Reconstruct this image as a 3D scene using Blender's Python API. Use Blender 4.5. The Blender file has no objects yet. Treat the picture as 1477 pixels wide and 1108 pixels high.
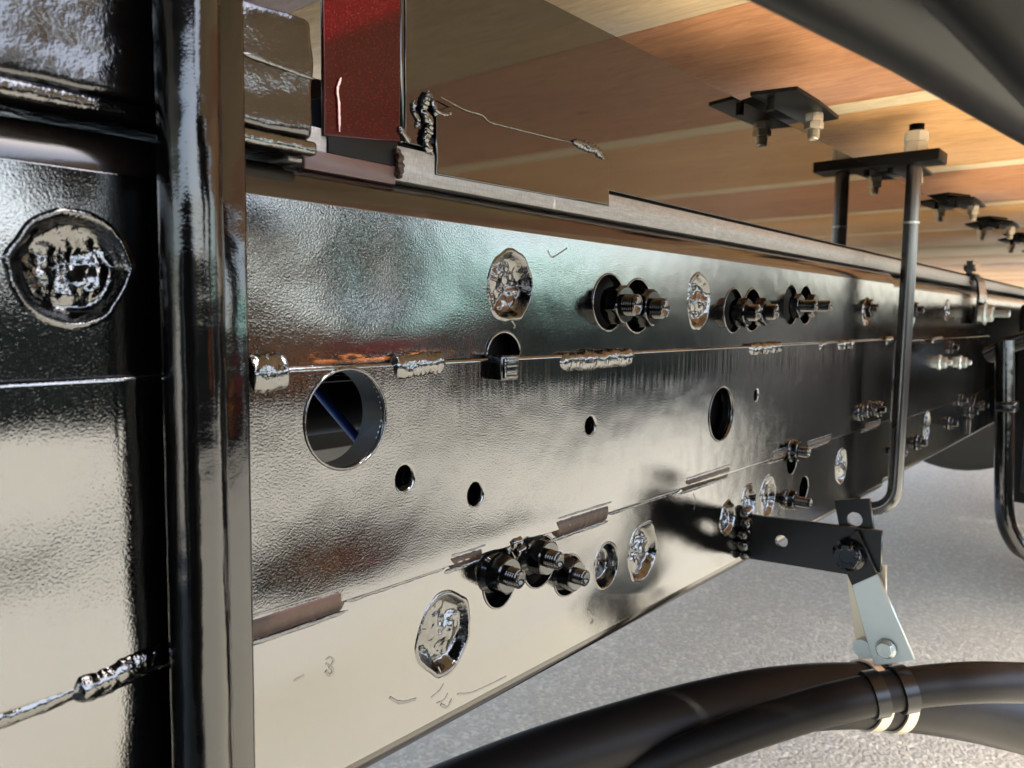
import bpy, bmesh, math, random
from math import radians as R, sin, cos, pi, exp
from mathutils import Vector, Matrix, noise

# ---------------------------------------------------------------- camera
YAW, PIT, ROL = R(40.8), R(5.15), R(.84)
F, CX, CY = 1109., 738.5, 554.
CAM = Vector((0, -.32, .85))
fw = Vector((cos(YAW)*cos(PIT), sin(YAW)*cos(PIT), -sin(PIT)))
rt = Vector((sin(YAW), -cos(YAW), 0))
up = rt.cross(fw)
r2 = rt*cos(ROL) + up*sin(ROL)
u2 = -rt*sin(ROL) + up*cos(ROL)
S = bpy.context.scene
cd = bpy.data.cameras.new('camera'); cam = bpy.data.objects.new('camera', cd)
S.collection.objects.link(cam); S.camera = cam
m = Matrix((r2, u2, -fw)).transposed().to_4x4(); m.translation = CAM
cam.matrix_world = m
cd.sensor_width = 36; cd.lens = 36*F/1477; cd.clip_start = .01; cd.clip_end = 500
cd.dof.use_dof = True; cd.dof.focus_distance = .5; cd.dof.aperture_fstop = 14

# ---------------------------------------------------------------- world, sun, exposure
SUN_EL, SUN_AZ = R(58), R(270)      # azimuth of the sun measured from +X towards +Y
W = bpy.data.worlds.new('World'); S.world = W; W.use_nodes = True
nt = W.node_tree; bg = nt.nodes['Background']
sky = nt.nodes.new('ShaderNodeTexSky'); sky.sky_type = 'NISHITA'; sky.sun_disc = False
sky.sun_elevation = SUN_EL; sky.sun_rotation = pi/2 - SUN_AZ
sky.dust_density = 3.0; sky.air_density = 1.0; sky.ozone_density = 1.0
nt.links.new(sky.outputs[0], bg.inputs[0]); bg.inputs[1].default_value = .15
sd = bpy.data.lights.new('sun', 'SUN'); sd.energy = 3.0; sd.angle = R(.5); sd.color = (1, .95, .86)
so = bpy.data.objects.new('sun', sd); S.collection.objects.link(so)
sv = Vector((cos(SUN_AZ)*cos(SUN_EL), sin(SUN_AZ)*cos(SUN_EL), sin(SUN_EL)))
so.rotation_euler = sv.to_track_quat('Z', 'Y').to_euler()
S.view_settings.view_transform = 'Standard'; S.view_settings.look = 'None'
S.view_settings.exposure = 3.15; S.view_settings.gamma = 1
S.render.engine = 'CYCLES'
S.cycles.max_bounces = 10; S.cycles.glossy_bounces = 6; S.cycles.diffuse_bounces = 5
S.cycles.sample_clamp_indirect = 6; S.cycles.use_denoising = True

# ---------------------------------------------------------------- geometry helpers
def ray(px, py):
    return fw + r2*((px-CX)/F) - u2*((py-CY)/F)
def atY(px, py, y=0.):
    d = ray(px, py); return CAM + d*((y-CAM.y)/d.y)
def atZ(px, py, z):
    d = ray(px, py); return CAM + d*((z-CAM.z)/d.z)
def atX(px, py, x):
    d = ray(px, py); return CAM + d*(x/d.x)

def link(name, me, mat, parent=None):
    o = bpy.data.objects.new(name, me); S.collection.objects.link(o)
    if mat: me.materials.append(mat)
    if parent:
        o.parent = parent
        o.matrix_parent_inverse = Matrix.Translation(parent.location).inverted()
    return o
def thing(name, label, cat, loc=(0, 0, 0), group=None):
    o = bpy.data.objects.new(name, None); S.collection.objects.link(o)
    o.location = loc; o.empty_display_size = .02
    return tag(o, label, cat, group)
def tag(o, label, cat, group=None):
    o['label'] = label; o['category'] = cat
    if group: o['group'] = group
    return o
def copy_tree(o, off, label):
    c = o.copy(); S.collection.objects.link(c); c.location = o.location + Vector(off); c['label'] = label
    for ch in o.children:
        d = ch.copy(); S.collection.objects.link(d); d.parent = c
        d.matrix_parent_inverse = ch.matrix_parent_inverse
        for g in ch.children:
            e = g.copy(); S.collection.objects.link(e); e.parent = d
            e.matrix_parent_inverse = g.matrix_parent_inverse
    return c
def mesh(name, vs, fs, smooth=None):
    me = bpy.data.meshes.new(name); me.from_pydata([tuple(v) for v in vs], [], fs); me.update()
    if smooth is not None: smoothen(me, smooth)
    return me
def smoothen(me, ang=40):
    me.polygons.foreach_set('use_smooth', [True]*len(me.polygons))
    me.set_sharp_from_angle(angle=R(ang))
def fixn(me):
    bm = bmesh.new(); bm.from_mesh(me); bmesh.ops.recalc_face_normals(bm, faces=bm.faces); bm.to_mesh(me); bm.free()

def box_me(name, c, s, bev=0., rot=None, seg=2):
    bm = bmesh.new(); bmesh.ops.create_cube(bm, size=1)
    for v in bm.verts: v.co = Vector((v.co.x*s[0], v.co.y*s[1], v.co.z*s[2]))
    if bev: bmesh.ops.bevel(bm, geom=bm.edges[:], offset=bev, segments=seg, affect='EDGES', profile=.5)
    if rot is not None:
        for v in bm.verts: v.co = rot @ v.co
    for v in bm.verts: v.co += Vector(c)
    me = bpy.data.meshes.new(name); bm.to_mesh(me); bm.free()
    if bev: smoothen(me, 50)
    return me
def lohi(name, lo, hi, bev=0.):
    lo, hi = Vector(lo), Vector(hi)
    return box_me(name, (lo+hi)/2, hi-lo, bev)

def plate_me(name, outline, holes, yf, thick, bev=.0012, res=3):
    """flat plate in the X-Z plane, front face at y = yf, with rounded edges and real holes"""
    cu = bpy.data.curves.new(name, 'CURVE'); cu.dimensions = '2D'; cu.fill_mode = 'BOTH'
    for pts in [outline]+holes:
        sp = cu.splines.new('POLY'); sp.points.add(len(pts)-1); sp.use_cyclic_u = True
        for p, q in zip(sp.points, pts): p.co = (q[0], q[1], 0, 1)
    cu.extrude = thick/2-bev; cu.bevel_depth = bev; cu.bevel_resolution = res; cu.offset = -bev
    o = bpy.data.objects.new(name, cu); S.collection.objects.link(o)
    dg = bpy.context.evaluated_depsgraph_get(); dg.update()
    me = bpy.data.meshes.new_from_object(o.evaluated_get(dg))
    bpy.data.objects.remove(o); bpy.data.curves.remove(cu)
    me.name = name; me.materials.clear()
    for v in me.vertices:
        x, y, z = v.co; v.co = (x, yf+thick/2-z, y)
    me.update()
    bm = bmesh.new(); bm.from_mesh(me); bmesh.ops.remove_doubles(bm, verts=bm.verts, dist=1e-6)
    bmesh.ops.recalc_face_normals(bm, faces=bm.faces); bm.to_mesh(me); bm.free()
    for p in me.polygons: p.use_smooth = abs(p.normal.y) < .9999
    return me
def circ(x, z, r, rz=None, n=40):
    rz = rz or r
    return [(x+r*cos(2*pi*i/n), z+rz*sin(2*pi*i/n)) for i in range(n)]
def irr(x, z, rx, rz, seed, n=56, amp=.13, k=1.):
    out = []
    for i in range(n):
        a = 2*pi*i/n
        f = k*(1+amp*noise.noise(Vector((cos(a)*1.7, sin(a)*1.7, seed*3.7)))+amp*.18*noise.noise(Vector((cos(a)*4, sin(a)*4, seed*5.1))))
        out.append((x+rx*f*cos(a), z+rz*f*sin(a)))
    return out
def plug_me(name, x, z, rx, rz, seed, depth=.004, yf=0., amp=.13, lump=1., lip=.0011, n=72, rings=20):
    """irregular welded-over hole: raised paint lip and a lumpy dished inside"""
    vs, fs = [], []
    rads = [1.16, 1.09, 1.04, 1.0, .96, .91]+[.91*(1-(i+1)/(rings-5)) for i in range(rings-6)]
    base = irr(x, z, rx, rz, seed, n, amp)
    for j, rr in enumerate(rads):
        for i in range(n):
            bx, bz = base[i]; px = x+(bx-x)*rr; pz = z+(bz-z)*rr
            if rr > 1.1: y = .0006
            elif rr > 1.07: y = -lip*.35
            elif rr > 1.02: y = -lip
            elif rr > .98: y = -lip*.6
            else:
                t = min(1, (1-rr)/.25); d = depth*(t*t*(3-2*t))
                q = Vector((px*62, pz*62, seed*2.3))
                lum = noise.noise(q)*.0042+abs(noise.noise(q*2.6))*-.0022+noise.noise(q*5)*.0003
                cen = .0018*exp(-((rr/.45)**2))*(1 if seed % 2 else -1)
                y = d+lum*lump*t+cen*t
            vs.append((px, yf+y, pz))
    vs.append((x, yf+depth, z))
    for j in range(len(rads)-1):
        for i in range(n):
            a = j*n+i; b = j*n+(i+1) % n
            fs.append((a, a+n, b+n, b))
    L = (len(rads)-1)*n
    for i in range(n): fs.append((L+i, len(vs)-1, L+(i+1) % n))
    me = mesh(name, vs, fs); fixn(me)
    if me.polygons[0].normal.y > 0: me.flip_normals()
    smoothen(me, 70); return me

def sweep_me(name, path, rad, n=20, cap=True, rfun=None):
    path = [Vector(p) for p in path]; vs, fs = [], []
    t0 = (path[1]-path[0]).normalized()
    nrm = t0.orthogonal().normalized()
    for i, p in enumerate(path):
        t = (path[min(i+1, len(path)-1)]-path[max(i-1, 0)]).normalized()
        nrm = (nrm - t*nrm.dot(t)).normalized(); bn = t.cross(nrm)
        for k in range(n):
            a = 2*pi*k/n; r = rad if rfun is None else rfun(i, a, p)
            vs.append(p+(nrm*cos(a)+bn*sin(a))*r)
    for i in range(len(path)-1):
        for k in range(n):
            a = i*n+k; b = i*n+(k+1) % n; fs.append((a, b, b+n, a+n))
    if cap:
        fs.append(tuple(range(n-1, -1, -1))); L = (len(path)-1)*n; fs.append(tuple(L+k for k in range(n)))
    me = mesh(name, vs, fs); fixn(me); smoothen(me, 50); return me
def smooth_path(pts, n=14):
    pts = [Vector(p) for p in pts]; P = [pts[0]*2-pts[1]]+pts+[pts[-1]*2-pts[-2]]; out = []
    for i in range(1, len(P)-2):
        for k in range(n):
            t = k/n; a, b, c, d = P[i-1:i+3]
            out.append(.5*((2*b)+(c-a)*t+(2*a-5*b+4*c-d)*t*t+(3*b-a-3*c+d)*t**3))
    out.append(pts[-1]); return out
def bead_me(name, x0, x1, z0, z1, r, seed, y=.0, rip=.0032, flat=.6):
    """rippled weld bead laid between two points of the web"""
    n = max(16, int((x1-x0)/.0007)); pth = []
    for i in range(n+1):
        t = i/n; pth.append(Vector((x0+(x1-x0)*t, y, z0+(z1-z0)*t)))
    def rf(i, a, p):
        t = i/n; e = min(1, t/.08, (1-t)/.08); e = max(.15, e)**.5
        w = 1+.02*sin(2*pi*p.x/rip+1.3*noise.noise(Vector((p.x*200, seed, 0)))+1.2*cos(a))
        return r*e*w*(1+.26*noise.noise(Vector((p.x*95, a*.8, seed)))+.1*noise.noise(Vector((p.x*420, a*2, seed))))
    me = sweep_me(name, pth, r, 18, True, rf)
    for v in me.vertices: v.co.y = y+(v.co.y-y)*flat
    me.update(); return me

def hexnut_me(name, c, ax, R_, h, flange=0., rot=0.):
    """hex nut with chamfered faces; c = base centre, ax = axis"""
    ax = Vector(ax).normalized(); u = ax.orthogonal().normalized(); v = ax.cross(u)
    u, v = u*cos(rot)+v*sin(rot), -u*sin(rot)+v*cos(rot)
    vs, fs = [], []; N = 48
    def ring(fn, z):
        for i in range(N):
            a = 2*pi*i/N; r = fn(a); vs.append(Vector(c)+ax*z+(u*cos(a)+v*sin(a))*r)
    apo = R_*cos(pi/6)
    hx = lambda a: apo/cos(((a+pi/6) % (pi/3))-pi/6)
    rings = []
    if flange:
        rings += [(lambda a: flange, 0), (lambda a: flange, h*.12), (lambda a: max(hx(a), apo*1.12), h*.3)]
    else: rings += [(lambda a: min(hx(a), apo*1.03), 0), (hx, h*.1)]
    rings += [(hx, h*.86), (lambda a: min(hx(a), apo*1.06), h*.95), (lambda a: apo*.97, h), (lambda a: R_*.5, h*1.0), (lambda a: R_*.48, h*.9)]
    for fn, z in rings: ring(fn, z)
    for j in range(len(rings)-1):
        for i in range(N):
            a = j*N+i; b = j*N+(i+1) % N; fs.append((a, b, b+N, a+N))
    fs.append(tuple(range(N-1, -1, -1))); L = (len(rings)-1)*N; fs.append(tuple(L+i for i in range(N)))
    me = mesh(name, vs, fs); fixn(me); smoothen(me, 25); return me
def thread_me(name, c, ax, r, L, pitch=.0018, tip=.0015, dish=True):
    ax = Vector(ax).normalized(); u = ax.orthogonal().normalized(); v = ax.cross(u)
    prof = []; z = 0
    while z < L-tip:
        prof += [(z, r*.86), (z+pitch*.45, r), (z+pitch*.6, r)]; z += pitch
    prof += [(L-tip, r*.9), (L, r*.72)]
    if dish: prof += [(L-.0003, r*.5), (L-.0012, r*.3), (L-.0014, .00001)]
    else: prof += [(L, .00001)]
    N = 24; vs, fs = [], []
    for (zz, rr) in prof:
        for i in range(N):
            a = 2*pi*i/N; dz = pitch*i/N if rr > r*.8 and zz < L-tip-.0001 else 0
            vs.append(Vector(c)+ax*(zz+dz)+(u*cos(a)+v*sin(a))*rr)
    for j in range(len(prof)-1):
        for i in range(N):
            a = j*N+i; b = j*N+(i+1) % N; fs.append((a, b, b+N, a+N))
    me = mesh(name, vs, fs); fixn(me); smoothen(me, 35); return me
def poly_ext(name, pts, vec, bev=0.):
    """closed planar polygon extruded along vec"""
    bm = bmesh.new(); f = bm.faces.new([bm.verts.new(p) for p in pts])
    r = bmesh.ops.extrude_face_region(bm, geom=[f])
    for g in r['geom']:
        if isinstance(g, bmesh.types.BMVert): g.co += Vector(vec)
    bmesh.ops.recalc_face_normals(bm, faces=bm.faces)
    if bev: bmesh.ops.bevel(bm, geom=bm.edges[:], offset=bev, segments=2, affect='EDGES', profile=.5)
    me = bpy.data.meshes.new(name); bm.to_mesh(me); bm.free()
    if bev: smoothen(me, 35)
    return me

# ---------------------------------------------------------------- material helpers
class N:
    def __init__(s, name):
        s.m = bpy.data.materials.new(name); s.m.use_nodes = True
        s.t = s.m.node_tree; s.b = s.t.nodes['Principled BSDF']; s._c = None
    def n(s, ty, **kw):
        k = s.t.nodes.new(ty)
        for a, b in kw.items(): setattr(k, a, b)
        return k
    def l(s, a, b): s.t.links.new(a, b)
    def co(s):
        if not s._c: s._c = s.n('ShaderNodeTexCoord').outputs['Object']
        return s._c
    def mp(s, sc=(1, 1, 1), loc=(0, 0, 0)):
        k = s.n('ShaderNodeMapping'); s.l(s.co(), k.inputs[0])
        k.inputs['Scale'].default_value = sc; k.inputs['Location'].default_value = loc; return k.outputs[0]
    def noise(s, scale, detail=2, vec=None, rough=.5, dist=0.):
        k = s.n('ShaderNodeTexNoise'); s.l(vec or s.co(), k.inputs['Vector'])
        k.inputs['Scale'].default_value = scale; k.inputs['Detail'].default_value = detail
        k.inputs['Roughness'].default_value = rough; k.inputs['Distortion'].default_value = dist
        return k.outputs['Fac']
    def math(s, op, a, b=None, c=None):
        k = s.n('ShaderNodeMath', operation=op)
        for i, x in enumerate((a, b, c)):
            if x is None: continue
            if isinstance(x, (int, float)): k.inputs[i].default_value = x
            else: s.l(x, k.inputs[i])
        return k.outputs[0]
    def ramp(s, fac, stops):
        k = s.n('ShaderNodeValToRGB'); s.l(fac, k.inputs[0]); e = k.color_ramp.elements
        for i, (p, c) in enumerate(stops):
            if i < 2: e[i].position = p
            else: e.new(p)
            e[i].color = c if len(c) == 4 else (*c, 1)
        return k.outputs[0]
    def mix(s, f, a, b):
        k = s.n('ShaderNodeMix', data_type='RGBA')
        for i, x in ((0, f), (6, a), (7, b)):
            if isinstance(x, (int, float)): k.inputs[i].default_value = x
            elif isinstance(x, tuple): k.inputs[i].default_value = (*x, 1)
            else: s.l(x, k.inputs[i])
        return k.outputs[2]
    def xyz(s):
        k = s.n('ShaderNodeSeparateXYZ'); s.l(s.co(), k.inputs[0]); return k.outputs
    def gauss(s, x0, z0, a, b, h, xyz):
        """h*exp(-((x-x0)/a)^2-((z-z0)/b)^2) in metres of relief"""
        u = s.math('MULTIPLY', s.math('SUBTRACT', xyz[0], x0), 1/a); v = s.math('MULTIPLY', s.math('SUBTRACT', xyz[2], z0), 1/b)
        q = s.math('ADD', s.math('MULTIPLY', u, u), s.math('MULTIPLY', v, v))
        return s.math('MULTIPLY', s.math('EXPONENT', s.math('MULTIPLY', q, -1)), h)
    def bump(s, h, strength=1., dist=1.):
        k = s.n('ShaderNodeBump'); k.inputs['Strength'].default_value = strength; k.inputs['Distance'].default_value = dist
        s.l(h, k.inputs['Height']); s.l(k.outputs[0], s.b.inputs['Normal']); return k
    def set(s, **kw):
        for a, b in kw.items():
            i = s.b.inputs[a.replace('_', ' ')]
            if hasattr(b, 'links') or hasattr(b, 'is_linked'): s.l(b, i)
            elif isinstance(b, tuple): i.default_value = (*b, 1)
            else: i.default_value = b
        return s

def gloss_paint(name, col=(.0014, .0013, .0012), rough=.045, ior=2.06, peel=3.8e-5, pscale=900, mid=1.4e-4, mscale=38, gauss=(), drips=False, orange_seam=False, lump=0.):
    k = N(name); k.set(Base_Color=col, Roughness=rough, IOR=ior)
    h = k.math('MULTIPLY', k.noise(pscale, 2, rough=.6), peel*2)
    h2 = k.math('MULTIPLY', k.noise(mscale, 1), mid*2); h = k.math('ADD', h, h2)
    if lump:
        h = k.math('ADD', h, k.math('MULTIPLY', k.noise(150, 3, rough=.6), lump))
    X = k.xyz()
    for g in gauss: h = k.math('ADD', h, k.gauss(*g, X))
    if drips:
        d = k.noise(1, 2, k.mp((170, 1, 6))); mask = k.gauss(.3, .806, 2., .014, 1., X)
        h = k.math('ADD', h, k.math('MULTIPLY', k.math('MULTIPLY', d, mask), 5e-4))
        # fine sag of the paint on the lower web
    # dust specks and faint bloom
    sp = k.n('ShaderNodeTexVoronoi'); k.l(k.co(), sp.inputs['Vector']); sp.inputs['Scale'].default_value = 260
    spk = k.math('LESS_THAN', sp.outputs['Distance'], .09)
    spm = k.math('MULTIPLY', spk, k.math('GREATER_THAN', k.noise(55, 1), .56))
    h = k.math('ADD', h, k.math('MULTIPLY', spm, 1.2e-4))
    dust = k.ramp(k.noise(9, 4, rough=.65), [(.45, (0, 0, 0)), (.8, (1, 1, 1))])
    rr = k.math('ADD', k.math('MULTIPLY', dust, .035), rough); k.set(Roughness=rr)
    c = k.mix(k.math('MULTIPLY', dust, .5), col, tuple(min(1, v*1.6+.0015) for v in col))
    if orange_seam:  # orange flecks mixed in along the upper seam
        ru = k.math('MULTIPLY', k.gauss(.27, .8268, .075, .0022, 1.2, X), k.ramp(k.noise(1, 3, k.mp((60, 60, 260))), [(.50, (0, 0, 0)), (.62, (1, 1, 1))]))
        ru = k.math('MINIMUM', ru, 1)
        c = k.mix(ru, c, (.13, .045, .012))
    k.set(Base_Color=c); k.bump(h); return k.m

web_g = [(.235, .690, .10, .040, 7.0e-3), (.62, .60, .10, .03, 2.5e-3), (.80, .86, .2, .03, -4e-4), (.215, .664, .055, .017, 2.3e-3), (.425, .630, .07, .018, 2.3e-3), (.04, .664, .06, .018, 2.0e-3), (.56, .622, .05, .012, 1.2e-3), (.27, .835, .06, .022, 1.5e-3), (.08, .77, .05, .03, -1.5e-3), (.36, .705, .05, .016, 9e-4), (.19, .90, .04, .03, 5e-4), (.26, .865, .022, .03, -7e-4),
         (.372, .868, .034, .034, 5e-4), (.316, .657, .035, .035, 5e-4), (.115, .865, .04, .04, 7e-4), (.50, .64, .07, .02, 6e-4),
         (.241, .795, .04, .04, 4e-4), (.42, .76, .05, .04, -8e-4), (.05, .80, .06, .02, 1.2e-3), (.40, .70, .08, .012, 6e-4)]
M_web = gloss_paint('black_gloss_web', gauss=web_g, drips=True, orange_seam=True)
M_black = gloss_paint('black_gloss_thick', rough=.06, ior=1.5, peel=2.0e-5, mid=2e-4, mscale=60)
M_sheet = gloss_paint('black_gloss_smooth', col=(.0018, .0013, .0010), rough=.022, ior=1.58, peel=2.5e-6, mid=1.0e-5, mscale=14)
M_weld = gloss_paint('black_gloss_weld', rough=.06, ior=1.85, peel=4e-5, mid=2.5e-4, mscale=90, lump=7e-4)
M_corner = gloss_paint('black_gloss_dusty', col=(.005, .0035, .0028), rough=.13, ior=1.5, peel=8e-6, mid=1e-4, mscale=30)
M_nut = gloss_paint('black_nut', col=(.0015, .0015, .0016), rough=.12, ior=1.5, peel=1e-5, mid=1e-5)

def simple(name, col, rough=.5, metal=0., ior=1.5, bump=0., bs=200, var=.25, vs=30):
    k = N(name); k.set(Roughness=rough, Metallic=metal, IOR=ior)
    f = k.noise(vs, 4, rough=.6)
    k.set(Base_Color=k.mix(f, tuple(v*(1-var) for v in col), tuple(min(1, v*(1+var)) for v in col)))
    if bump: k.bump(k.math('MULTIPLY', k.noise(bs, 3, rough=.6), bump))
    return k.m
M_brown = simple('brown_primer', (.016, .007, .005), .40, ior=1.33, bump=1.2e-4, bs=500)
M_zinc = simple('zinc_plate', (.40, .44, .43), .36, metal=.85, bump=2e-5, bs=300, var=.12)
M_zincy = simple('zinc_yellow', (.50, .44, .34), .42, metal=.7, bump=2e-5, bs=300, var=.12)
M_rubber = simple('hose_rubber', (.006, .0048, .0042), .45, ior=1.25, bump=6e-5, bs=260)
M_dark = simple('dark_steel', (.0025, .0025, .0025), .45, ior=1.22, bump=5e-5)
M_tube = simple('charcoal_tube', (.002, .002, .0022), .36, ior=1.3, bump=3e-5)
M_blue = simple('blue_hose', (.01, .035, .16), .4)
M_strip = None
def strip_mat():
    k = N('brushed_grey_strip'); k.set(Roughness=.36, IOR=1.7)
    f = k.noise(1, 3, k.mp((90, 90, 700))); g = k.noise(1, 2, k.mp((900, 60, 260)), dist=.6)
    v = k.math('ADD', k.math('MULTIPLY', f, .5), k.math('MULTIPLY', g, .5))
    k.set(Base_Color=k.ramp(v, [(.3, (.09, .084, .08)), (.7, (.21, .20, .19))]))
    k.bump(k.math('MULTIPLY', g, 6e-5)); return k.m
M_strip = strip_mat()
def red_mat():
    k = N('metallic_red_paint'); k.set(Roughness=.15, IOR=1.3)
    v = k.n('ShaderNodeTexVoronoi'); k.l(k.co(), v.inputs['Vector']); v.inputs['Scale'].default_value = 1500
    fl = k.math('GREATER_THAN', k.noise(1400, 1), .66)
    k.set(Base_Color=k.mix(fl, (.018, .0001, .0006), (.07, .002, .006)))
    k.bump(k.math('MULTIPLY', k.noise(500, 2), 1.2e-5)); return k.m
M_red = red_mat()
def wood(name, a, b, grain=1.):
    """plywood face: grain runs across the deck (along Y), a few knots"""
    k = N(name); k.set(Roughness=.5, IOR=1.5)
    w = k.noise(3.5, 3, k.mp((1, .5, 1)), rough=.6)
    g = k.noise(1, 5, k.mp((58, 11, 1)), rough=.72, dist=1.8)
    f2 = k.noise(1, 2, k.mp((420, 26, 1)), dist=.4)
    v = k.math('ADD', k.math('MULTIPLY', g, .65), k.math('ADD', k.math('MULTIPLY', w, .35), k.math('MULTIPLY', f2, .12)))
    c = k.ramp(v, [(.40, tuple(x*.85 for x in a)), (.70, b)])
    kn = k.n('ShaderNodeTexVoronoi'); k.l(k.mp((9, 4.5, 1)), kn.inputs['Vector']); kn.inputs['Scale'].default_value = 1
    km = k.ramp(kn.outputs['Distance'], [(.02, (1, 1, 1)), (.09, (0, 0, 0))])
    c = k.mix(k.math('MULTIPLY', km, .65), c, tuple(x*.35 for x in a))
    k.set(Base_Color=c); k.bump(k.math('MULTIPLY', g, 2.5e-4)); return k.m
M_ply_red = wood('plywood_reddish', (.44, .17, .07), (.66, .32, .15))
M_ply_org = wood('plywood_orange', (.58, .28, .10), (.78, .44, .18))
M_ply_tan = wood('plywood_tan', (.50, .33, .15), (.74, .53, .28))
M_lath = wood('pale_lath', (.72, .54, .30), (.86, .71, .46))
M_ply_pink = wood('plywood_pink', (.36, .16, .17), (.52, .28, .29))

# ---------------------------------------------------------------- ground and what the paint mirrors
def ground_mat():
    k = N('pale_asphalt'); k.set(Roughness=.55, IOR=1.45)
    v = k.n('ShaderNodeTexVoronoi'); k.l(k.co(), v.inputs['Vector']); v.inputs['Scale'].default_value = 120
    st = k.n('ShaderNodeSeparateColor'); k.l(v.outputs['Color'], st.inputs[0])
    base = k.ramp(st.outputs[0], [(0, (.27, .255, .21)), (.6, (.375, .355, .285)), (1, (.68, .64, .52))])
    f = k.noise(22, 5, rough=.7); big = k.noise(.9, 3)
    c = k.mix(f, (.31, .295, .24), base); c = k.mix(k.math('MULTIPLY', big, .35), c, (.41, .39, .31))
    edge = k.math('MULTIPLY', v.outputs['Distance'], -.004)
    k.set(Base_Color=c); k.bump(k.math('ADD', edge, k.math('MULTIPLY', k.noise(160, 3), .003))); return k.m
g = link('ground', mesh('ground', [(-150, -150, 0), (150, -150, 0), (150, 150, 0), (-150, 150, 0)], [(0, 1, 2, 3)]), ground_mat())
g['kind'] = 'structure'

M_hedge = simple('hedge_leaf', (.022, .032, .016), .6, var=.5, vs=9)
M_mint = simple('mint_cladding', (.42, .88, .68), .6, var=.08, vs=3)
M_pale = simple('pale_render', (.66, .66, .64), .7, var=.08, vs=3)
M_roofd = simple('dark_roof', (.06, .06, .065), .6)
M_tyre = simple('tyre_rubber', (.02, .02, .02), .7, bump=2e-4)
M_glass = simple('dark_glass', (.02, .025, .03), .08, ior=1.8)
M_carred = simple('red_car_paint', (.42, .02, .02), .25)
M_carblu = simple('silver_car_paint', (.38, .42, .48), .25)
M_org = simple('orange_board', (.62, .20, .03), .6)

rnd = random.Random(4)
def leafy(name, boxes, dens, mat, parent=None, size=.09):
    vs, fs = [], []
    for (c, s, cnt) in boxes:
        for i in range(cnt):
            while True:
                p = Vector((rnd.uniform(-1, 1), rnd.uniform(-1, 1), rnd.uniform(-1, 1)))
                if p.length < 1: break
            if noise.noise(p*2.1+Vector(c)) < -.18: continue
            q = Vector(c)+Vector((p.x*s[0], p.y*s[1], p.z*s[2]))
            q.z = max(q.z, .02)
            a = Vector((rnd.gauss(0, 1), rnd.gauss(0, 1), rnd.gauss(0, 1))).normalized()*size*rnd.uniform(.6, 1.3)
            b = a.orthogonal().normalized()*size*.6
            k = len(vs); vs += [q-a, q+b, q+a, q-b]; fs.append((k, k+1, k+2, k+3))
    return link(name, mesh(name, vs, fs), mat, parent)
def hedge(x0, x1, y, h, label):
    t = thing('hedge', label, 'hedge', ((x0+x1)/2, y, 0), 'clipped hedges across the yard')
    n = int((x1-x0)/.5)
    leafy('foliage', [((x0+.25+.5*i, y, h*.5), (.42, .4, h*(.52+.12*rnd.random())), 420) for i in range(n)], 1, M_hedge, t, .07)
    link('trunk', lohi('trunk', (x0+.2, y-.2, 0), (x1-.2, y+.2, h*.8), .05), M_hedge, t)
hedge(-7, 5.4, -5.0, 1.22, 'dark clipped hedge facing the near part of the rail, seen only as a reflection')
hedge(4.3, 17, -3.7, 1.16, 'long dark clipped hedge facing the far part of the rail, seen only as a reflection')
def barrier(x0, x1, y, z0, z1, mt, label):
    t = thing('road_barrier', label, 'barrier', ((x0+x1)/2, y, 0), 'coloured barriers by the hedge')
    link('board', lohi('board', (x0, y, z0), (x1, y+.05, z1), .015), mt, t)
    for q in (x0+.08, x1-.12): link('leg', lohi('leg', (q, y-.04, 0), (q+.05, y-.002, z1-.03), .008), M_dark, t)
def tree(x, y, h, r, label):
    t = thing('tree', label, 'tree', (x, y, 0), 'trees across the yard')
    link('trunk', sweep_me('trunk', [(x, y, 0), (x+.05, y, h*.3), (x-.05, y+.1, h*.7)], .14, 10, True, lambda i, a, p: .16-.05*i), simple('bark', (.08, .06, .045), .8), t)
    bs = [((x+rnd.uniform(-r, r)*.6, y+rnd.uniform(-r, r)*.6, h*rnd.uniform(.45, .95)), (r*.5, r*.5, r*.45), 1200) for _ in range(9)]
    leafy('crown', bs, 1, M_hedge, t, .15)
tree(9.6, -11.5, 3.4, 1.3, 'round dark tree left of the mint building, seen only as a reflection')
tree(31, -13.5, 4.0, 1.6, 'dark tree beyond the mint building, seen only as a reflection')
def building(x0, x1, y0, y1, h, mw, label, nwin, rh=2.2, mr=None):
    t = thing('building', label, 'building', ((x0+x1)/2, (y0+y1)/2, 0))
    link('wall', lohi('wall', (x0, y0, 0), (x1, y1, h)), mw, t)
    link('roof', poly_ext('roof', [(x0-.2, y1+.3, h), (x0-.2, y0-.3, h), (x0-.2, (y0+y1)/2, h+rh)], (x1-x0+.4, 0, 0)), mr, t)
    wm = None
    for i in range(nwin):
        cx = x0+(i+.5)*(x1-x0)/nwin
        if wm is None: wm = box_me('window', (0, 0, 0), (1.1, .08, .9), .02)
        o = bpy.data.objects.new('window', wm); S.collection.objects.link(o)
        if not wm.materials: wm.materials.append(M_glass)
        o.parent = t; o.matrix_parent_inverse = Matrix.Translation(t.location).inverted(); o.location = (cx, y1+.03, h*.5)
building(20.5, 27, -25, -17, 1.9, M_pale, 'low building with a mint green pitched roof across the yard, seen only as a reflection', 5, 1.6, M_mint)
building(2.5, 9.5, -24, -17, 1.9, M_pale, 'low pale building across the yard, seen only as a reflection', 3, .8, M_pale)
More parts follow.
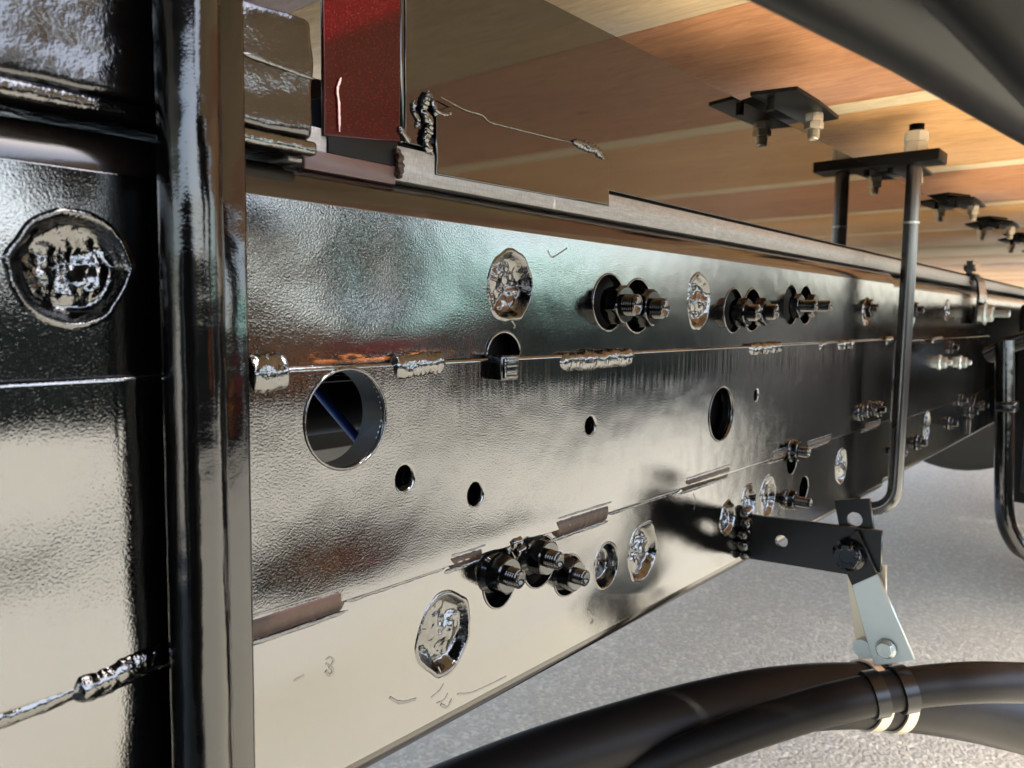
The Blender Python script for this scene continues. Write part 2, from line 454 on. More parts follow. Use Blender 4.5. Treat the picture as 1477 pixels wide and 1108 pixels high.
def car(x, y, mp_, label):
    t = thing('parked_car', label, 'car', (x, y, 0), 'cars parked across the yard')
    prof = [(-2.1, .35), (-2.1, .8), (-1.95, .98), (-1.45, 1.02), (-.95, 1.42), (.55, 1.45), (1.15, 1.0), (1.95, .88), (2.12, .65), (2.1, .35)]
    link('body', poly_ext('body', [(x+a, y-.82, b) for a, b in prof], (0, 1.64, 0), .04), mp_, t)
    for s in (-.835, .805):
        link('side_window', poly_ext('side_window', [(x+a, y+s, b) for a, b in [(-1.3, 1.03), (-.88, 1.36), (.48, 1.38), (.98, 1.03)]], (0, .03, 0)), M_glass, t)
    for a in (-1.35, 1.3):
        for s in (-.8, .62):
            w = link('wheel', sweep_me('wheel', [(x+a, y+s, .32), (x+a, y+s+.2, .32)], .32, 24), M_tyre, t)
barrier(2.9, 3.75, -3.75, .46, .80, M_carred, 'wide red barrier in front of the near hedge, seen only as a reflection')
barrier(2.2, 2.7, -3.7, .45, .66, M_org, 'orange barrier beside the wide red one, seen only as a reflection')
barrier(4.3, 4.8, -4.2, .55, .85, M_carred, 'narrow red barrier beside the end of the far hedge, seen only as a reflection')
car(12.4, -11.2, M_carblu, 'silver parked car behind the long hedge, seen only as a reflection')

# ---------------------------------------------------------------- chassis rail
ZB, ZT = .604, .904
rail = thing('chassis_rail', 'glossy black lorry chassis rail with welded overlay plate, nuts and round holes', 'chassis rail', (0, .05, .6))
YB = .0045
plugs = [  # x, z, rx, rz, seed, depth, plate
    (.3723, .8683, .0205, .0215, 1, .006), (.6281, .8646, .0195, .0235, 3, .004), (.3164, .6566, .0205, .0225, 4, .006),
    (.545, .655, .0215, .0225, 6, .006), (.8032, .6578, .0190, .0215, 7, .003), (1.0427, .6584, .019, .0235, 8, .003),
    (.115, .8651, .0205, .0205, 11, .006), (1.1165, .8609, .018, .018, 14, .003),
    (.7045, .6533, .0150, .0165, 21, .005), (.7528, .6607, .0165, .0175, 23, .005)]
ups = [(.4858, .8603), (.5261, .8584), (.6999, .857), (.7427, .8583), (.8445, .8651), (.8885, .8659)]
lows = [(.3667, .6789, .0164, .0205), (.408, .6796, .0178, .0183), (.4417, .6613, .0165, .0150)]
holes_base = [irr(p[0], p[1], p[2], p[3], p[4], 56, .13, .97) for p in plugs]
holes_base += [circ(x, z, .0212) for x, z in ups]
holes_base += [circ(a, b, c, d) for a, b, c, d in lows]
holes_base += [circ(.4914, .6563, .0156, .0173), circ(.367, .8246, .0160, .0145), circ(.2413, .7955, .0275, .0275, 48),
               circ(.6728, .7599, .027, .027), circ(.2807, .7584, .008), circ(.338, .7397, .008), circ(.4594, .7701, .008), circ(.7511, .7722, .008),
               circ(.911, .6494, .0145, .0137), circ(.8689, .6884, .0155, .0155)]
base = [(-.35, ZB), (1.238, ZB), (1.243, ZB+.005), (1.243, ZT-.005), (1.238, ZT), (-.35, ZT)]
link('web_plate', plate_me('web_plate', base, holes_base, YB, .0075, .0009), M_web, rail)
ov = [(-.35, .699), (1.236, .699), (1.240, .703), (1.240, .819), (1.236, .823), (-.35, .823)]
def notch(pts_x, z0, d, side):   # not used for outline, kept simple
    return []
ovh = [circ(.2413, .7955, .0243, .0250, 56), circ(.6728, .7599, .0243, .0248, 56), circ(.2807, .7584, .0060, .0068, 28), circ(.338, .7397, .0061, .0069, 28),
       circ(.4594, .7701, .0060, .0062, 24), circ(.7511, .7722, .0050, .0055, 24)]
link('overlay_plate', plate_me('overlay_plate', ov, ovh, 0., .0044, .0019, 4), M_web, rail)
# turned edge rings of the two large holes
for (x, z, r) in ((.2413, .7955, .0252), (.6728, .7599, .0250)):
    link('hole_rim', sweep_me('hole_rim', [(x+(r+.0003)*cos(a*pi/32), -.0002, z+(r+.0006)*sin(a*pi/32)) for a in range(65)], .0008, 8, False), M_weld, rail)
def liner(x, z, rx, rz):
    n = 48; vs = []; fs = []
    for y, k in ((.0016, 1.0), (.0016, 1.09), (.018, 1.09), (.018, 1.0)):
        vs += [(x+rx*k*cos(2*pi*i/n), y, z+rz*k*sin(2*pi*i/n)) for i in range(n)]
    for j in range(4):
        for i in range(n):
            a = j*n+i; b = j*n+(i+1) % n; c = ((j+1) % 4)*n
            fs.append((a, b, c+(i+1) % n, c+i))
    me = mesh('hole_lining', vs, fs); fixn(me); smoothen(me, 40); link('hole_lining', me, M_dark, rail)
liner(.2413, .7955, .0243, .0250)
def corner(name, x0, x1, yf, zt, r, sgn, mat, flange=.07, thick=.0075):
    prof = []
    for i in range(13):
        a = i/12*pi/2; prof.append((yf+r-r*cos(a), zt+sgn*r*sin(a)))
    prof.append((yf+r+flange, zt+sgn*r)); prof.append((yf+r+flange, zt+sgn*(r-thick)))
    for i in range(12, -1, -1):
        a = i/12*pi/2; q = r-thick; prof.append((yf+r-q*cos(a), zt+sgn*q*sin(a)))
    n = len(prof); nx = max(2, int((x1-x0)/.02)); vs, fs = [], []
    for j in range(nx+1):
        x = x0+(x1-x0)*j/nx
        for (y, z) in prof: vs.append((x, y, z))
    for j in range(nx):
        for i in range(n):
            a = j*n+i; b = j*n+(i+1) % n; fs.append((a, b, b+n, a+n))
    fs.append(tuple(range(n-1, -1, -1))); fs.append(tuple(nx*n+i for i in range(n)))
    me = mesh(name, vs, fs); fixn(me); smoothen(me, 40); return link(name, me, mat, rail)
corner('top_flange', -.35, 1.243, YB, ZT-.0005, .0185, 1, M_corner)
corner('bottom_flange', -.35, 1.243, YB, ZB+.0005, .0135, -1, M_corner)
# rounded closed end of the outer section, then the slimmer rail behind it
YF = .0105
fh = [irr(x, z, rx, rz, s, 40, .1, .95) for x, z, rx, rz, s in [(1.3758, .8584, .018, .021, 31), (1.6253, .8697, .016, .019, 32), (1.5251, .6622, .02, .025, 33)]]
link('far_web_plate', plate_me('far_web_plate', [(1.2435, ZB+.002), (6.5, ZB+.002), (6.5, ZT-.003), (1.2435, ZT-.003)], fh, YF, .007, .0008), M_web, rail)
corner('far_top_flange', 1.2435, 6.5, YF, ZT-.003, .017, 1, M_corner)
corner('far_bottom_flange', 1.2435, 6.5, YF, ZB+.002, .013, -1, M_corner)
link('far_overlay_plate', plate_me('far_overlay_plate', [(1.30, .690), (2.0, .690), (2.05, .70), (2.05, .818), (1.30, .818)], [], YF-.003, .0028, .001), M_web, rail)
link('lower_overlay_plate', plate_me('lower_overlay_plate', [(1.9, .606), (2.35, .606), (2.35, .660), (2.2, .693), (1.95, .693), (1.9, .66)], [], YF-.004, .0038, .001), M_web, rail)

link('inner_web_plate', plate_me('inner_web_plate', [(-.35, .606), (6.4, .606), (6.4, .90), (-.35, .90)], [circ(.2430, .7950, .0310, .0310, 48)], .0190, .006, .0009), M_dark, rail)
for p in plugs:
    link('weld_plug', plug_me('weld_plug', *p[:5], depth=p[5], yf=YB), M_weld, rail)
for x, z, rx, rz, s in [(1.3758, .8584, .018, .021, 31), (1.6253, .8697, .016, .019, 32), (1.5251, .6622, .02, .025, 33)]:
    link('weld_plug', plug_me('weld_plug', x, z, rx, rz, s, depth=.003, yf=YF, n=40), M_weld, rail)
# the dished centre of the large plug on the left and the cone hole
link('hole_lining', plug_me('hole_lining', .4914, .6563, .0158, .0175, 40, depth=.009, yf=YB, amp=.02, lump=.25, lip=.0008), M_weld, rail)

def bolt(x, z, y0, R_=.0140, h=.011, tr=.0078, tl=.019, fl=.0, rot=0., mt=None, mt2=None):
    b = link('bolt', thread_me('bolt', (x, y0, z), (0, -1, 0), tr, tl), mt2 or M_nut, rail)
    n = link('nut', hexnut_me('nut', (x, y0, z), (0, -1, 0), R_, h, fl, rot), mt or M_nut)
    n.parent = b
    return b
for i, (x, z) in enumerate(ups):
    if i < 4: bolt(x, z-.0018, .0035, .0150 if i < 2 else .014, .0145, .0080 if i < 2 else .0078, .0245, .0, .15*i)
    else: bolt(x, z-.001, .003, .0135, .010, .0065, .026, .0, .3*i)
bolt(.3605, .6845, .005, .0128, .0145, .0062, .0235, .0145, .2)
bolt(.4010, .6865, .005, .0128, .0145, .0062, .0235, .0145, .5)
bolt(.4360, .6650, .006, .0118, .0140, .0058, .0215, .0135, .1)
bolt(.8568, .702, .001, .012, .009, .006, .02, .013)
bolt(.864, .6434, .005, .011, .009, .006, .026, .012, .2)
for x, z in ((1.0948, .7246), (1.1347, .726), (1.1814, .7221)): bolt(x, z, 0., .011, .006, .005, .010, .012)
bolt(1.1165, .866, .006, .013, .009, .006, .016, .014)
for x, z in ((1.5795, .7745), (1.7562, .7679)): bolt(x, z, YF-.003, .011, .012, .005, .02, .014, 0, M_zinc, M_zinc)
for x, z in ((1.38, .868), (1.46, .640), (1.33, .640), (1.9, .655), (1.78, .69), (2.02, .66), (1.66, .80), (1.70, .65)): bolt(x, z, YF-.001, .012, .008, .006, .016, .014)
# weld beads on the upper seam
for x0, x1, z, r, s in [(.1865, .2075, .820, .0085, 1), (.2715, .3115, .8205, .0068, 2), (.4195, .5180, .8175, .0072, 3), (.727, .815, .8185, .0060, 4),
                        (.925, .95, .818, .005, 5), (.99, 1.06, .8175, .006, 6), (1.20, 1.235, .8195, .006, 7), (1.48, 1.56, .8165, .005, 8)]:
    link('weld_bead', bead_me('weld_bead', x0, x1, z, z+.001, r, s, .0015, .0034 if r < .008 else .007, .55), M_weld, rail)
# brown primed stitch welds on the lower seam
def stitch(x0, x1, zt, zb, seed, lean=.006):
    n = int((x1-x0)/.0012); mrows = 7; vs, fs = [], []
    for i in range(n+1):
        t = i/n; x = x0+(x1-x0)*t
        e = min(1, t/.06, (1-t)/.06)
        w1 = .0006*noise.noise(Vector((x*300, seed, 0))); w2 = .0008*noise.noise(Vector((x*220, seed, 5)))
        for j in range(mrows+1):
            s = j/mrows; z = (zt+w1)*(1-s)+(zb+w2)*s
            y = -.0016*sin(pi*s)+.0042*s - .0004 + .0002*noise.noise(Vector((x*150, z*150, seed)))
            if j in (0, mrows): y = .0010 if j == 0 else .0050
            y += (1-e)*.004
            vs.append((x+lean*(s-.5)*(1 if t < .5 else .6), y, z))
    for i in range(n):
        for j in range(mrows):
            a = i*(mrows+1)+j; fs.append((a, a+1, a+mrows+2, a+mrows+1))
    me = mesh('stitch_weld', vs, fs); fixn(me)
    if me.polygons[len(fs)//2].normal.y > 0: me.flip_normals()
    smoothen(me, 80); link('stitch_weld', me, M_brown, rail)
    for zz, rr in ((zt+.0006, .0011), (zb-.0008, .0015)):
        link('paint_lip', bead_me('paint_lip', x0-.001, x1+.002, zz, zz, rr, seed+zz, .0006 if zz == zt+.0006 else .0048, .009, .8), M_weld, rail)
stitch(.150, .2430, .7065, .6925, 1); stitch(.3170, .3470, .7050, .6955, 2); stitch(.4190, .4905, .7075, .6925, 3)
stitch(.604, .7020, .7075, .6950, 4); stitch(.80, .845, .7070, .6955, 5); stitch(.90, .99, .7060, .6960, 6); stitch(1.12, 1.2, .705, .695, 7)
link('weld_bead', bead_me('weld_bead', .243, .317, .6975, .6985, .0017, 31, .0040, .02, 1.), M_weld, rail)
link('weld_bead', bead_me('weld_bead', .49, .604, .6975, .6975, .0016, 32, .0040, .03, 1.), M_weld, rail)
link('weld_bead', bead_me('weld_bead', .02, .152, .694, .7005, .0042, 33, .0030, .006, .8), M_weld, rail)
link('weld_bead', bead_me('weld_bead', .108, .150, .6975, .7035, .0065, 34, .0020, .007, .8), M_weld, rail)
# lumps of weld round the lower nuts
for x, z, r, s in ((.3835, .6925, .0045, 1), (.378, .699, .0055, 2), (.394, .694, .004, 3), (.3725, .696, .004, 4)):
    link('weld_lump', bead_me('weld_lump', x-r, x+r, z, z+.002, r*.8, s+50, .002, .005, .9), M_weld, rail)
for x, z, rx, rz in ((.367, .8246, .0160, .0145),):
    link('hole_rim', sweep_me('hole_rim', [(x+rx*cos(a*pi/24), YB-.0002, z+rz*sin(a*pi/24)) for a in range(25)], .0011, 8), M_weld, rail)
for a_, b_, c_, d_ in lows+[(x, z, .0212, .0212) for x, z in ups[:4]]:
    link('hole_rim', sweep_me('hole_rim', [(a_+c_*cos(a*pi/20), YB-.0001, b_+d_*sin(a*pi/20)) for a in range(41)], .0008, 8, False), M_weld, rail)
# little runs and marks in the paint
def run_px(pts, r, seed, y=YB):
    pth = smooth_path([atY(a, b, y) for a, b in pts], 10)
    me = sweep_me('paint_run', pth, r, 10, True, lambda i, a, p: r*(1+.5*noise.noise(Vector((p.x*500, p.z*500, seed)))))
    for v in me.vertices: v.co.y = y+(v.co.y-y)*.3
    link('paint_run', me, M_weld, rail)
for n_, q in enumerate([[(562, 1006), (578, 1013), (600, 1008)], [(640, 986), (634, 996), (622, 1006)], [(646, 1000), (640, 1010), (630, 1014)], [(652, 1008), (645, 1020), (636, 1016)],
        [(660, 1001), (680, 999), (705, 988), (730, 976)], [(470, 951), (476, 948), (481, 953), (476, 960), (470, 957)], [(475, 961), (480, 967), (475, 974), (470, 968)],
        [(424, 982), (431, 978), (438, 974)], [(790, 362), (796, 371), (806, 366), (818, 358)], [(738, 462), (743, 470), (740, 474)], [(632, 962), (640, 975), (652, 968)],
        [(1000, 712), (1003, 722), (1001, 735)], [(848, 880), (856, 892), (852, 900)]]):
    run_px(q, .0006+.0003*(n_ % 3 == 0), n_)
# small black cap with raised bars, standing on the seam under the half hole
cx, cz = .3585, .8165
cap = link('cap', lohi('cap', (cx-.0085, -.009, cz-.007), (cx+.0085, .002, cz+.0085), .001), M_nut, rail)
for (a, b, c, d) in ((-.0065, .0065, .0050, .0066), (-.0065, .0065, -.0056, -.0040), (-.0045, .0065, .0012, .0026), (-.0045, .0065, -.0022, -.0008), (-.0066, -.0050, -.0056, .0066)):
    rb = link('raised_bar', lohi('raised_bar', (cx+a, -.0104, cz+c), (cx+b, -.0088, cz+d), .0004), M_weld); rb.parent = cap

# rail of the other side and a cross member, seen through the holes
o2 = thing('chassis_rail', 'dim far-side chassis rail glimpsed through the large round hole', 'chassis rail', (1, .84, .6))
link('web_plate', lohi('web_plate', (-.3, .84, .60), (6.5, .85, .92), .003), M_dark, o2)
link('top_flange', lohi('top_flange', (-.3, .78, .92), (6.5, .85, .93), .003), M_dark, o2)
xm = thing('cross_member', 'dark cross member joining the two rails, seen through the large round hole', 'cross member', (.55, .4, .75))
link('web_plate', lohi('web_plate', (.62, .095, .775), (.628, .839, .88), .002), M_dark, xm)
link('flange', lohi('flange', (.57, .095, .881), (.628, .839, .888), .002), M_dark, xm)
gx = thing('hole_backing', 'dark box added inside the frame to darken the view through the large round hole', 'backing box', (.9, .35, .6))
link('casing', lohi('casing', (.28, .14, .757), (1.5, .55, 1.02), .03), M_dark, gx)  # added box that keeps the view through the large hole dark
link('cover_rib', lohi('cover_rib', (.30, .128, .800), (1.48, .142, .806), .003), M_nut, gx)
cb_ = thing('shade_cab', 'dark unseen cab back left of the picture, shaped to shade the left of the rail', 'lorry cab', (-1.4, 0, 1.3))
link('cab_body', lohi('cab_body', (-2.6, -1.15, 1.30), (.196, 1.15, 2.9), .05), M_tube, cb_)  # unseen cab, sized so its edge shades the left of the rail
link('rear_bumper', lohi('rear_bumper', (.05, -1.1, 1.24), (.12, 1.1, 1.296), .01), M_dark, cb_)
sty = link('shade_bar', sweep_me('shade_bar', [(.05, -.30, 1.315), (.298, -.30, 1.458)], .031, 20), M_tube)  # added out of view; casts the shade on the lower red post
tag(sty, 'short dark bar added just above the picture to shade the red post', 'bar')
for nm_, xw, lb_ in (('rear_wheel', 3.05, 'dark lorry rear wheel nearest the rail bracket, seen only as a reflection'), ('rear_wheel', 4.15, 'dark lorry rear wheel furthest along the rail, seen only as a reflection')):
    rw = thing(nm_, lb_, 'wheel', (xw, -.65, 0), 'rear wheels outside the rail')
    for q in (-.90, -.63):
        link('tyre', sweep_me('tyre', [(xw, q, .43), (xw, q+.03, .43), (xw, q+.20, .43), (xw, q+.23, .43)], .43, 40, True, lambda i, a, p: (.39, .43, .43, .39)[i]), M_tyre, rw)
    link('hub', sweep_me('hub', [(xw, -.94, .43), (xw, -.40, .43)], .14, 24), M_dark, rw)
sg = thing('far_screen', 'grey panel added on the far side to hide bright ground, glimpsed through the large round hole', 'screen panel', (2, 1.3, .3))
link('screen_panel', lohi('screen_panel', (-.3, 1.28, .25), (4, 1.30, .66), .01), simple('grey_screen', (.16, .16, .16), .5), sg)  # added grey screen in front of the bright far ground
tk = thing('reflection_tank', 'dark tank shape added left of the picture to darken the upright bar, seen only as a reflection', 'reflection tank', (-1.2, -.75, .3))
link('tank_body', lohi('tank_body', (-2.4, -1.5, .20), (-.14, -.62, 1.02), .09), M_dark, tk)  # added dark mass for the upright bar to mirror
for q in (-1.7, -.8): link('tank_strap', lohi('tank_strap', (q, -1.505, .195), (q+.06, -.615, 1.025), .09), M_zinc, tk)
p0 = atY(488, 600, .09); p1 = atY(528, 648, .09)
bh = link('air_line', sweep_me('air_line', smooth_path([p0+(p0-p1)*1, p0, p1, p1+(p1-p0)*2]), .0032, 12), M_blue)
tag(bh, 'blue air line running behind the rail inside the large round hole', 'air line')

# ---------------------------------------------------------------- upright bar on the left
xl = atY(238, 500, -.022).x; xr = atY(322, 500, -.022).x
gb = thing('upright_bar', 'thick glossy black upright bar crossing the chassis rail at the left', 'bar', (xl, -.02, .4))
cxb, rb_ = (xl+xr)/2, (xr-xl)/2
def lumpy(i, a, p): return rb_*(1+.012*noise.noise(Vector((p.z*60, a*1.5, 0)))+.02*abs(cos(a*2))**8)
link('rod', sweep_me('rod', [(cxb, -.021, .38+.004*i) for i in range(190)], rb_, 36, True, lumpy), M_black, gb)
link('web_strip', lohi('web_strip', (xr-.006, -.016, .38), (atY(351, 500, -.010).x, .004, 1.13), .0022), M_black, gb)
link('paint_run', sweep_me('paint_run', [(xr+.0005, -.0185+.0004*sin(i*.4), .38+.004*i) for i in range(190)], .0022, 10, True, lambda i, a, p: .0022*(1+.35*noise.noise(Vector((p.z*90, 0, 3))))), M_weld, gb)

# ---------------------------------------------------------------- block on top of the rail
def rough_box(name, lo, hi, seed, amp=.0016, n=(60, 14, 18)):
    bm = bmesh.new(); bmesh.ops.create_cube(bm, size=1)
    lo, hi = Vector(lo), Vector(hi)
    for v in bm.verts: v.co = Vector([(lo[i]+hi[i])/2+v.co[i]*(hi[i]-lo[i]) for i in range(3)])
    bmesh.ops.bevel(bm, geom=bm.edges[:], offset=.004, segments=3, affect='EDGES', profile=.5)
    bmesh.ops.subdivide_edges(bm, edges=[e for e in bm.edges if e.calc_length() > .03], cuts=24, use_grid_fill=True)
    bmesh.ops.subdivide_edges(bm, edges=[e for e in bm.edges if e.calc_length() > .004], cuts=1, use_grid_fill=True)
    for v in bm.verts:
        q = v.co*70; v.co += Vector((noise.noise(q+Vector((seed, 0, 0))), noise.noise(q+Vector((0, seed, 0))), noise.noise(q+Vector((0, 0, seed)))))*amp
    me = bpy.data.meshes.new(name); bm.to_mesh(me); bm.free(); smoothen(me, 60); return me
M_block = gloss_paint('black_block_paint', col=(.003, .0022, .0018), rough=.13, ior=1.6, peel=3e-5, mid=4e-4, mscale=45, lump=4e-4)
bl = thing('spacer_block', 'rough black painted block sitting on the rail flange behind the upright bar', 'block', (.05, .03, .925))
link('block_body', rough_box('block_body', (-.3, .002, .932), (.2245, .07, .9885), 5), M_block, bl)
link('base_lip', lohi('base_lip', (-.3, -.001, .9245), (.2245, .07, .9315), .002), M_weld, bl)
link('weld_bead', bead_me('weld_bead', .187, .224, .9635, .961, .0010, 61, .0012, .002, .8), M_weld, bl)

# ---------------------------------------------------------------- spacer strip, subframe rail with gusset
st = link('spacer_strip', lohi('spacer_strip', (.218, .0145, .9235), (6.4, .075, .9425), .0006), M_strip)
tag(st, 'brushed grey spacer strip lying along the top of the black chassis rail', 'spacer strip')
SY = .016
sub = thing('subframe_rail', 'tall mirror-black subframe rail reflecting the plywood deck above the grey strip', 'subframe rail', (.3, .03, .945))
subo = [(.2945, .9455), (6.4, .9455), (6.4, 1.060), (.2945, 1.060)]
link('web_plate', plate_me('web_plate', subo, [], SY, .0045, .0006), M_sheet, sub)
link('bottom_flange', lohi('bottom_flange', (.2945, SY+.005, .9440), (6.4, SY+.05, .9485), .0008), M_dark, sub)
link('top_flange', lohi('top_flange', (.2945, SY+.005, 1.0555), (6.4, SY+.05, 1.0600), .0008), M_dark, sub)
gp = [atY(a, b, SY-.0022) for a, b in [(628, 252), (628, 160), (655, 152), (700, 172), (740, 180), (830, 205), (868, 216), (878, 232), (878, 298)]]
link('gusset_plate', plate_me('gusset_plate', [(p.x, p.z) for p in gp], [], SY-.0030, .0045, .0011), M_sheet, sub)
def bead_px(pts, y, r, seed, par, mat=M_weld, flat=.7, nn=16):
    pth = smooth_path([atY(a, b, y) for a, b in pts], nn)
    def rf(i, a, p):
        t = i/(len(pth)-1); e = max(.2, min(1, t/.1, (1-t)/.1))**.5
        return r*e*(1+.35*noise.noise(Vector((p.x*260, p.z*260, a+seed)))+.15*sin((p.x+p.z)*1900))
    me = sweep_me('weld_bead', pth, r, 14, True, rf)
    for v in me.vertices: v.co.y = y+(v.co.y-y)*flat
    return link('weld_bead', me, mat, par)
bead_px([(618, 132), (612, 160), (620, 180), (614, 205), (624, 222)], SY-.002, .0030, 1, sub)
bead_px([(620, 135), (627, 155), (628, 168)], SY-.002, .0018, 2, sub)
bead_px([(598, 145), (597, 160), (604, 174), (600, 184)], SY-.0005, .0017, 3, sub)
bead_px([(628, 158), (640, 165), (652, 163)], SY-.0034, .0011, 4, sub)
bead_px([(826, 204), (845, 211), (860, 217), (870, 228)], SY-.0034, .0030, 5, sub)
bead_px([(636, 140), (670, 158), (695, 166), (705, 175), (720, 180), (760, 190), (825, 206)], SY-.0034, .00055, 6, sub)

# red post standing in front of the subframe end
pl_ = atY(467, 100, .012); pr_ = atY(578, 100, .012)
post = thing('red_post', 'glossy dark red square post standing beside the subframe rail', 'post', ((pl_.x+pr_.x)/2, .03, .925))
zt0 = atY(467, 197, .012).z; 
link('post_face', plate_me('post_face', [(pl_.x, .9385), (pr_.x, .9440), (pr_.x, 1.125), (pl_.x, 1.125)], [], .012, .0030, .0009), M_red, post)
link('side_face', lohi('side_face', (pr_.x+.0002, .0125, .9440), (pr_.x+.0032, .05, 1.125), .0008), M_sheet, post)
link('foot_frame', sweep_me('foot_frame', [atY(a, b, .0165) for a, b in [(474, 196), (475, 215), (482, 227), (500, 227), (560, 214), (572, 210), (576, 182)]], .0009, 8), M_red, post)
link('foot_plate', lohi('foot_plate', (atY(440, 245, .012).x, .0125, .9205), (atY(572, 245, .012).x, .07, .9305), .0008), simple('plum_primer', (.05, .028, .028), .35, ior=1.5), post)
bead_px([(572, 214), (575, 230), (576, 243), (574, 258)], .012, .0026, 7, post, M_brown, .9)
bead_px([(576, 183), (585, 198), (592, 205)], .011, .0016, 8, post)
bead_px([(492, 112), (487, 130), (489, 150), (490, 190)], .0108, .0006, 9, post, simple('pale_scratch', (.5, .35, .33), .4), .5)
link('foot_shade', lohi('foot_shade', (pl_.x+.003, .0128, .9306), (pr_.x-.0015, .0143, .9445), .0004), M_dark, post)  # dark slab stands in for the shade inside the open foot
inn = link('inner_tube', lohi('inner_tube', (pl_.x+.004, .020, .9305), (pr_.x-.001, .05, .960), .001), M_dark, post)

# ---------------------------------------------------------------- deck above
ZC = 1.130
deck = thing('plywood_deck', 'orange plywood deck with pale laths forming the lorry body floor overhead', 'deck', (3, .4, ZC))
XA = atZ(1000, 25, ZC).x; l0, l1 = atZ(1185, 155, ZC).x, atZ(1202, 166, ZC).x
P2a, P2b = atZ(1330, 244, ZC).x, atZ(1342, 250, ZC).x
per = P2a-l0
def plank(x0, x1, mt, nm='plank', z=ZC, y0=-.95, y1=1.75):
    link(nm, lohi(nm, (x0+.0004, y0, z), (x1-.0004, y1, z+.014), .0005), mt, deck)
plank(.245, .43, M_ply_pink, y0=.055); plank(.43, XA, M_ply_tan); 
plank(.30, .43-.0004, M_ply_tan, y0=-.95, y1=.054)
plank(XA, l0, M_ply_red)
mts = [M_ply_org, M_ply_red, M_ply_org, M_ply_org, M_ply_tan, M_ply_org, M_ply_red, M_ply_org]
for i in range(24):
    a = l0+per*i
    plank(a, a+(l1-l0), M_lath, 'lath', ZC-.0006)
    plank(a+(l1-l0), a+per, mts[i % 8])

# ---------------------------------------------------------------- deck clips with zinc bolts
bx, by = .840, -.0125
clip = thing('deck_clip', 'nearest black clip under the deck with a zinc nut, left of the U-bolt', 'clip', (bx, by, 1.07), 'clips fixing the deck to the subframe rail')
zc1 = 1.092
up1 = [Vector((q.x, q.y, zc1)) for q in (atZ(1050, 150, zc1), atZ(1112, 130, zc1), atZ(1176, 141, zc1))]
lo_z = 1.0665
tp = [up1[0], up1[1], up1[2], Vector((up1[2].x+.015, .06, zc1)), Vector((up1[0].x, .06, zc1))]
link('top_plate', poly_ext('top_plate', tp, (0, 0, -.023), .0010), M_dark, clip)
e0 = Vector((atZ(1182, 150, lo_z).x, atZ(1182, 150, lo_z).y, lo_z))
e1 = Vector((atZ(1210, 172, lo_z).x, atZ(1210, 172, lo_z).y, lo_z))
e2 = Vector((e1.x+.005, .013, lo_z)); e3 = Vector((e0.x-.07, .013, lo_z)); e4 = Vector((e0.x-.06, e0.y, lo_z))
link('lower_lip', poly_ext('lower_lip', [e0, e1, e2, e3, e4], (0, 0, .004), .0006), M_dark, clip)
dn = [Vector((up1[1].x, up1[1].y, zc1-.004)), Vector((up1[2].x, up1[2].y, zc1-.004)), Vector((e0.x+.001, e0.y+.002, lo_z+.003)), Vector((e4.x, e4.y+.002, lo_z+.003))]
link('drop_face', poly_ext('drop_face', dn, (0, .004, 0), .0005), M_dark, clip)
cb = link('bolt', thread_me('bolt', (bx, by, lo_z), (0, 0, -1), .0062, .027, .0015), M_zincy, clip)
cn = link('nut', hexnut_me('nut', (bx, by, lo_z), (0, 0, -1), .0098, .0085), M_zincy); cn.parent = cb; cn.matrix_parent_inverse = Matrix.Identity(4)
cn2 = link('nut', hexnut_me('nut', (bx, by, lo_z-.0087), (0, 0, -1), .0098, .0075, 0, .3), M_zincy); cn2.parent = cb
cr2 = link('rivet', sweep_me('rivet', [(bx-.085, 0, lo_z), (bx-.085, 0, lo_z-.012)], .004, 10), M_dark, clip)
names = ['deck clip half hidden behind the U-bolt plate', 'deck clip just right of the U-bolt rod', 'deck clip between the third one and the picture edge', 'deck clip at the right picture edge', 'furthest deck clip, a tiny black shape at the right edge']
for i in range(1, 6):
    copy_tree(clip, (.418*i, 0, 0), names[i-1])

# ---------------------------------------------------------------- U-bolt round the rail
UX, UY = 1.169, -.0315
ub = thing('u_bolt', 'black U-bolt clamping the rail, with cross plate and pale double nut on top', 'U-bolt', (UX, UY, .58))
rr_ = .0098
pth = [Vector((UX, UY, z)) for z in (1.108, 1.09, 1.05, 1.0, .95, .9, .85, .8, .75, .7, .66, .635, .615)]
for i in range(1, 9):
    a = i/8*pi/2; pth.append(Vector((UX, UY+.034*(1-cos(a)), .612-.034*sin(a))))
pth += [Vector((UX, y, .578)) for y in (.03, .06, .085)]
link('rod', sweep_me('rod', pth, rr_, 24), gloss_paint('ubolt_black', col=(.003, .003, .003), rough=.2, ior=1.8, peel=4e-6, mid=1e-5), ub)
link('collar', sweep_me('collar', [(UX, UY, .982), (UX, UY, .985)], rr_+.0007, 24), M_zinc, ub)
link('cross_plate', lohi('cross_plate', (UX-.024, -.066, 1.0615), (UX+.024, .12, 1.0765), .0012), M_dark, ub)
M_pnut = simple('pale_zinc_nut', (.62, .56, .43), .5, metal=.25, bump=4e-5, bs=500, var=.1)
link('nut', hexnut_me('nut', (UX, UY, 1.0766), (0, 0, 1), .0158, .0150, 0, .15), M_pnut, ub)
link('nut', hexnut_me('nut', (UX, UY, 1.0918), (0, 0, 1), .0158, .0140, 0, .22), M_pnut, ub)
link('rod_end', thread_me('rod_end', (UX, UY, 1.100), (0, 0, 1), .0096, .016), M_dark, ub)
# return leg behind the rail
link('rod', sweep_me('rod', [(UX, .105, z) for z in (1.10, 1.0, .8, .578)], rr_, 16), M_dark, ub)
link('rod', sweep_me('rod', [(UX, .08, .578), (UX, .105, .578)], rr_, 16), M_dark, ub)

